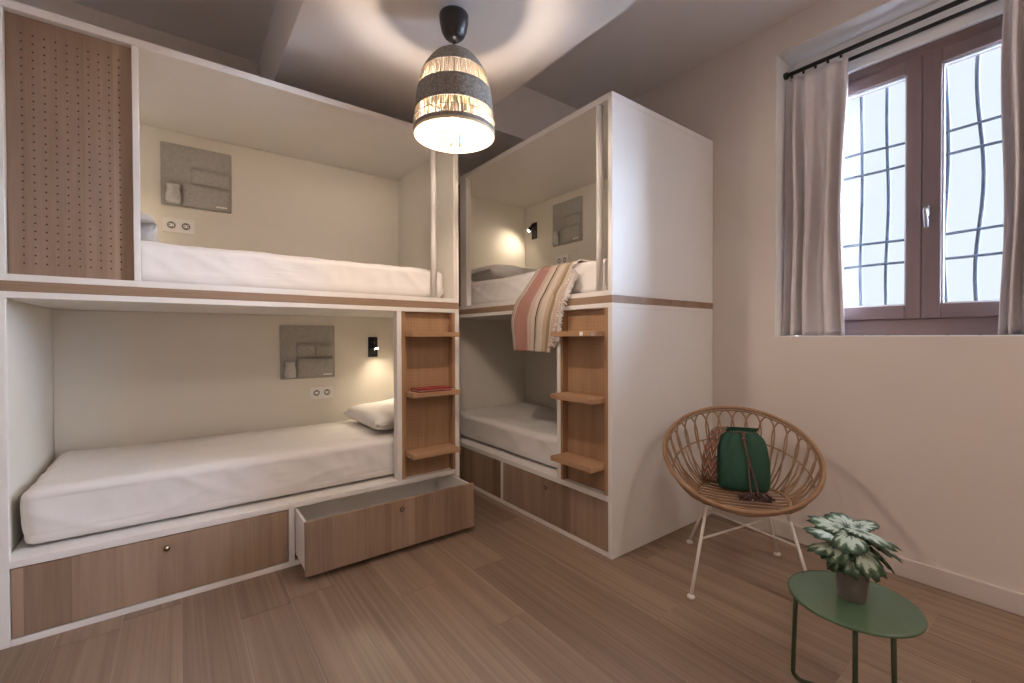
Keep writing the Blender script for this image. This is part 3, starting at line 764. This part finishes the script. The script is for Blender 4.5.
obj('rim_binding', tube(bm_new(), [rim(2 * PI * k / N, CR - .013) - UZ * .008 for k in range(N)], .0045, 8, closed=True), 'rattan', ch, True)
obj('seat_ring', tube(bm_new(), [seat(2 * PI * k / N) for k in range(N)], .008, 8, closed=True), 'rattan', ch, True)
aa = [math.radians(52 + (308 - 52) * k / 70) for k in range(71)]
obj('middle_ring', tube(bm_new(), [dish(a, .62) for a in aa], .0045, 6), 'rattan', ch, True)
NS = 12
for k in range(NS):
    o_ = -SRr + .012 + (2 * SRr - .024) * k / (NS - 1); hw = math.sqrt(max(0, SRr ** 2 - o_ ** 2))
    bow = [SC + sd * (o_ + 0 * s) + cs * (hw * s) - UZ * (.012 * (1 - s * s)) for s in (-1, -.5, 0, .5, 1)]
    obj('seat_slat', tube(bm_new(), bow, .0062, 6), 'rattan', ch, True)
NL = 24; span0, span1 = math.radians(40), math.radians(320); stp = (span1 - span0) / NL
for k in range(NL):
    a = span0 + stp * (k + .5); hw = stp * .60; pts = []
    def wd(t_): q = min(1, t_ / .74); return .42 + .58 * q * q * (3 - 2 * q)
    legs = [i / 11 * .74 for i in range(12)]
    pts = [dish(a - hw * wd(t_), t_) for t_ in legs]
    pts += [dish(a - hw * math.cos(q), .74 + .225 * math.sin(q)) for q in [PI * i / 12 for i in range(1, 12)]]
    pts += [dish(a + hw * wd(t_), t_) for t_ in legs[::-1]]
    obj('cane_loop', tube(bm_new(), pts, .0046, 6), 'rattan', ch, True)
    inner = [dish(a, t_) for t_ in (.0, .2, .4, .62)]
    if k % 2 == 0: obj('cane_rib', tube(bm_new(), inner, .0040, 6), 'rattan', ch, True)
feet = [Vector((1.865, 1.116, 0)), Vector((2.359, 1.419, 0)), Vector((2.607, 1.052, 0)), Vector((2.184, .718, 0))]
tops = [Vector((2.055, 1.145, .385)), Vector((2.295, 1.245, .385)), Vector((2.415, 1.035, .385)), Vector((2.262, .870, .385))]
for p, q in zip(feet, tops):
    lg = obj('leg', cyl(bm_new(), p + UZ * .012, q, .0075, 12), 'chairwhite', ch, True)
    obj('foot_cap', lathe(bm_new(), [(0, .0), (.016, .0), (.0185, .006), (.016, .013), (.009, .018), (0, .019)], (p.x, p.y, 0), 18), 'chairwhite', lg, True)
def onleg(i, z): return feet[i].lerp(tops[i], z / .385)
for i, j, z in ((0, 2, .235), (1, 3, .245)):
    obj('cross_brace', cyl(bm_new(), onleg(i, z), onleg(j, z), .0052, 10), 'chairwhite', ch, True)
for i in range(4): obj('top_frame', cyl(bm_new(), tops[i] - UZ * .006, tops[(i + 1) % 4] - UZ * .006, .0058, 10), 'chairwhite', ch, True)

# ------------------------------------------------------------------ green bucket bag on the chair
def bag():
    bc = SC - cf * .075 + UZ * .004 + cs * .018; lean = Vector((-cf.x * .22, -cf.y * .22, 1)).normalized()
    t = thing('bucket_bag', 'dark green drawstring bucket bag sitting in the rattan chair', 'bag', bc)
    side = cs; back = lean.cross(side).normalized(); Hh = .315
    def P(a, h, r, ry): return bc + lean * (h * Hh) + side * (r * math.cos(a)) + back * (ry * math.sin(a))
    def sup(a, e): c_, s_ = math.cos(a), math.sin(a); return math.copysign(abs(c_) ** e, c_), math.copysign(abs(s_) ** e, s_)
    prof = [(.0, .085, .060), (.012, .105, .075), (.05, .116, .085), (.2, .121, .090), (.45, .122, .088), (.65, .116, .080), (.80, .104, .068), (.88, .084, .050), (.93, .060, .034), (.965, .066, .040), (1.0, .074, .047)]
    bm = bm_new(); n = 56; rings = []
    for h, r, ry in prof:
        row = []
        fold = max(0, (h - .6) / .4)
        for j in range(n):
            a = 2 * PI * j / n; c_, s_ = sup(a, .72); w = 1 + fold ** .7 * .17 * math.sin(9 * a + .6) + .015 * math.sin(3 * a + 5 * h)
            row.append(bm.verts.new(bc + lean * (h * Hh) + side * (r * c_ * w) + back * (ry * s_ * w)))
        rings.append(row)
    for A, Bv in zip(rings, rings[1:]):
        for j in range(n): bm.faces.new((A[j], A[(j + 1) % n], Bv[(j + 1) % n], Bv[j]))
    bm.faces.new(rings[0][::-1])
    body = obj('bag_body', bm, 'bag', t, True); md = body.modifiers.new('thickness', 'SOLIDIFY'); md.thickness = .003; md.offset = -1
    md2 = body.modifiers.new('sub', 'SUBSURF'); md2.levels = 1; md2.render_levels = 2
    gat = [bc + lean * (.915 * Hh) + side * (.072 * math.cos(a)) + back * (.043 * math.sin(a)) for a in [2 * PI * k / 40 for k in range(40)]]
    obj('drawstring', tube(bm_new(), gat, .0042, 6, closed=True), 'cord', t, True)
    fr = -back if (-back).dot(cf) > 0 else back
    k0 = bc + lean * (.90 * Hh) + fr * .060
    ends = []
    for s, e in ((.012, .006), (-.006, .058)):
        pts = [k0 + side * s * .4, k0 - lean * .035 + fr * .020 + side * (s * .2), k0 - lean * .12 + fr * .034 + side * (s + e * .35), k0 - lean * .22 + fr * .034 + side * (s + e * .8), Vector((bc.x, bc.y, bc.z + .014)) + cf * .135 + side * (s + e)]
        ends.append(pts[-1])
        sm = []
        for i in range(len(pts) - 1):
            for q in range(4): sm.append(pts[i].lerp(pts[i + 1], q / 4))
        sm.append(pts[-1]); obj('drawstring', tube(bm_new(), sm, .0038, 6), 'cord', t, True)
    obj('toggle', tube(bm_new(), [k0 - lean * .03 + fr * .020 - side * .012, k0 - lean * .03 + fr * .020 + side * .012], .008, 8), 'cord', t, True)
    rr = random.Random(9)
    for ei, e in enumerate(ends):
        b1 = bm_new()
        for k in range(34):
            d = (side * rr.uniform(-1, 1) + fr * rr.uniform(.0, 1.0)).normalized() * rr.uniform(.035, .075)
            tube(b1, [e, e + d * .5 + UZ * rr.uniform(.0, .024), e + d + UZ * rr.uniform(-.010, .004)], [.0065, .0055, .004], 5)
        tube(b1, [e - UZ * .0 + lean * .012, e], [.009, .012], 8)
        o = obj('tassel', b1, 'tassel', t, True)
    # broad woven strap slumped against the bag's side
    sgn = 1 if side.dot(Vector(r_)) < 0 else -1            # the side that lies left in the picture
    L = side * sgn
    pts = [bc + lean * .300 + L * .055, bc + lean * .318 + L * .085 + fr * .012, bc + lean * .285 + L * .125 + fr * .042, bc + lean * .20 + L * .155 + fr * .062, bc + lean * .11 + L * .168 + fr * .068, bc + lean * .04 + L * .170 + fr * .056, bc + lean * .02 + L * .148 - fr * .01, bc + lean * .06 + L * .138 - fr * .035, bc + lean * .16 + L * .120 - fr * .05]
    bm = bm_new(); uvl = bm.loops.layers.uv.new('UVMap'); rows = []; fine = []
    for i in range(len(pts) - 1):
        for q in range(5): fine.append(pts[i].lerp(pts[i + 1], q / 5))
    fine.append(pts[-1])
    for _ in range(3): fine = [fine[0]] + [(fine[i - 1] + fine[i] * 2 + fine[i + 1]) / 4 for i in range(1, len(fine) - 1)] + [fine[-1]]
    m = len(fine)
    for j, p in enumerate(fine):
        wd = (L * .75 - fr * .20 + UZ * .0).normalized(); wid = .030 if j > 5 else .020 + .002 * j
        rows.append([(bm.verts.new(p + wd * wid * (2 * i / 8 - 1) + fr * .006 * math.cos(PI * (i / 8 - .5))), (i / 8, j / m * 2.2)) for i in range(9)])
    for j in range(m - 1):
        for i in range(8):
            q = (rows[j][i], rows[j][i + 1], rows[j + 1][i + 1], rows[j + 1][i]); f = bm.faces.new([e[0] for e in q])
            for lp, e in zip(f.loops, q): lp[uvl].uv = e[1]
    o = obj('shoulder_strap', bm, 'zigzag', t, True, label='strap woven in orange, cream and brown zigzags'); md = o.modifiers.new('thickness', 'SOLIDIFY'); md.thickness = .004
bag()

# ------------------------------------------------------------------ side table
TX, TY, TZ, TR = 1.772, .484, .33, .181
tb = thing('side_table', 'small round green metal side table holding the potted plant', 'table', (TX, TY, 0))
obj('table_top', lathe(bm_new(), [(0, TZ - .012), (TR - .006, TZ - .012), (TR, TZ - .009), (TR + .001, TZ - .003), (TR - .003, TZ + .0005), (TR - .010, TZ - .001), (0, TZ - .001)], (TX, TY, 0), 72), 'green', tb, True)
for ang in (117, 198, 233):
    a = math.radians(ang); dr = Vector((math.cos(a), math.sin(a), 0)); c0 = Vector((TX, TY, 0))
    r0, r1 = .158, .166
    pts = [c0 + dr * r0 + UZ * (TZ - .013)] + [c0 + dr * (r0 + (r1 - r0) * k / 4) + UZ * (TZ - .013 - (TZ - .047) * k / 4) for k in range(1, 5)]
    pts += [c0 + dr * (r1 - .032 * (1 - math.cos(q))) + UZ * (.040 - .032 * math.sin(q)) for q in (.4, .8, 1.2, PI / 2)]
    pts += [c0 + dr * .09 + UZ * .008]
    lg = obj('leg', tube(bm_new(), pts, .0072, 10), 'greenleg', tb, True)
    obj('foot_pad', lathe(bm_new(), [(0, 0), (.0085, 0), (.009, .004), (.007, .007), (0, .007)], tuple(c0 + dr * .085), 12), 'chairwhite', lg, True)

# ------------------------------------------------------------------ potted begonia
PX, PY = 1.782, .488
pt = thing('potted_plant', 'silver-leaved begonia in a grey pot on the green side table', 'plant', (PX, PY, TZ))
pot = obj('pot', lathe(bm_new(), [(0, TZ), (.036, TZ), (.038, TZ + .003), (.047, TZ + .090), (.0485, TZ + .092), (.0485, TZ + .100), (.045, TZ + .100), (.043, TZ + .085), (0, TZ + .085)], (PX, PY, 0), 36), 'pot', pt, True)
obj('soil', lathe(bm_new(), [(0, TZ + .0862), (.042, TZ + .0862), (.0425, TZ + .088), (0, TZ + .093)], (PX, PY, 0), 24), 'soil', pt, True)
def leaf_mesh(L, W, seed):
    """begonia leaf in its own plane: stalk at the origin, tip along +x, uneven lobes behind the stalk"""
    rnd = random.Random(seed); bm = bm_new(); uvl = bm.loops.layers.uv.new('UVMap'); na, nr = 44, 6; rows = []
    for i in range(na + 1):
        a = -PI * .93 + 2 * PI * .93 * i / na
        c_ = math.cos(a)
        R = .42 + .58 * max(0, c_) ** 2.2 * (1 if abs(a) < PI / 2 else 0) + .02 * (1 - c_)
        asym = 1.15 if a > 0 else .9
        jag = 1 + .075 * math.sin(i * 2.4 + seed) + .04 * math.sin(i * 4.1)
        row = []
        for j in range(nr + 1):
            v = j / nr; r = R * v * jag if j == nr else R * v
            x = r * math.cos(a) * L; y = r * math.sin(a) * W * 1.55 * asym
            z = -.22 * L * (x / L) ** 2 * (1 if x > 0 else .4) + .10 * W * abs(math.sin(a * 3.2 + seed)) * v * .5 - .35 * (y * y) / max(W, .01) * .9
            row.append((bm.verts.new((x, y, z)), ((a / (2 * PI)) + .5, v)))
        rows.append(row)
    for i in range(na):
        for j in range(nr):
            q = (rows[i][j], rows[i + 1][j], rows[i + 1][j + 1], rows[i][j + 1])
            f = bm.faces.new([e[0] for e in q])
            for lp, e in zip(f.loops, q): lp[uvl].uv = e[1]
    return bm
# azimuth in the camera's frame (0 = right in the picture, 90 = away), reach, height of the leaf base, pitch of the blade, size
RT = Vector((r_.x, r_.y, 0)); FW = Vector((f_.x, f_.y, 0)).normalized()
leaves = [(182, .095, .175, .02, .088, .050), (160, .070, .200, .28, .095, .056), (200, .060, .185, -.20, .100, .058), (232, .045, .172, -.62, .090, .054),
          (268, .045, .180, -.60, .098, .058), (305, .045, .172, -.62, .086, .054), (335, .050, .205, -.30, .110, .062), (8, .075, .195, -.30, .105, .054),
          (28, .065, .225, .22, .090, .052), (75, .050, .220, .38, .090, .058), (120, .055, .215, .32, .095, .058), (318, .030, .225, -.08, .100, .060), (222, .030, .218, -.10, .100, .060), (348, .100, .168, -.72, .092, .042), (190, .040, .150, -.50, .080, .046)]
base = Vector((PX, PY, TZ + .088))
for k, (az, reach, hgt, pit, L, W) in enumerate(leaves):
    a = math.radians(az); d = RT * math.cos(a) + FW * math.sin(a)
    p = base + d * (reach * .62) + UZ * (hgt - .088)
    x_ax = (d * math.cos(pit) + UZ * math.sin(pit)).normalized(); y_ax = UZ.cross(d).normalized(); z_ax = x_ax.cross(y_ax)
    mtx = Matrix(((x_ax.x, y_ax.x, z_ax.x, p.x), (x_ax.y, y_ax.y, z_ax.y, p.y), (x_ax.z, y_ax.z, z_ax.z, p.z), (0, 0, 0, 1)))
    bm = leaf_mesh(L, W, k); place(bm, mtx)
    lf = obj('leaf', bm, 'leaf', pt, True, recalc=False); md = lf.modifiers.new('thickness', 'SOLIDIFY'); md.thickness = .0008
    s0 = base + d * .010 - UZ * .004
    obj('leaf_stalk', tube(bm_new(), [s0, s0.lerp(p, .5) + UZ * .012, p - z_ax * .001], .0022, 6), 'stem', lf, True)
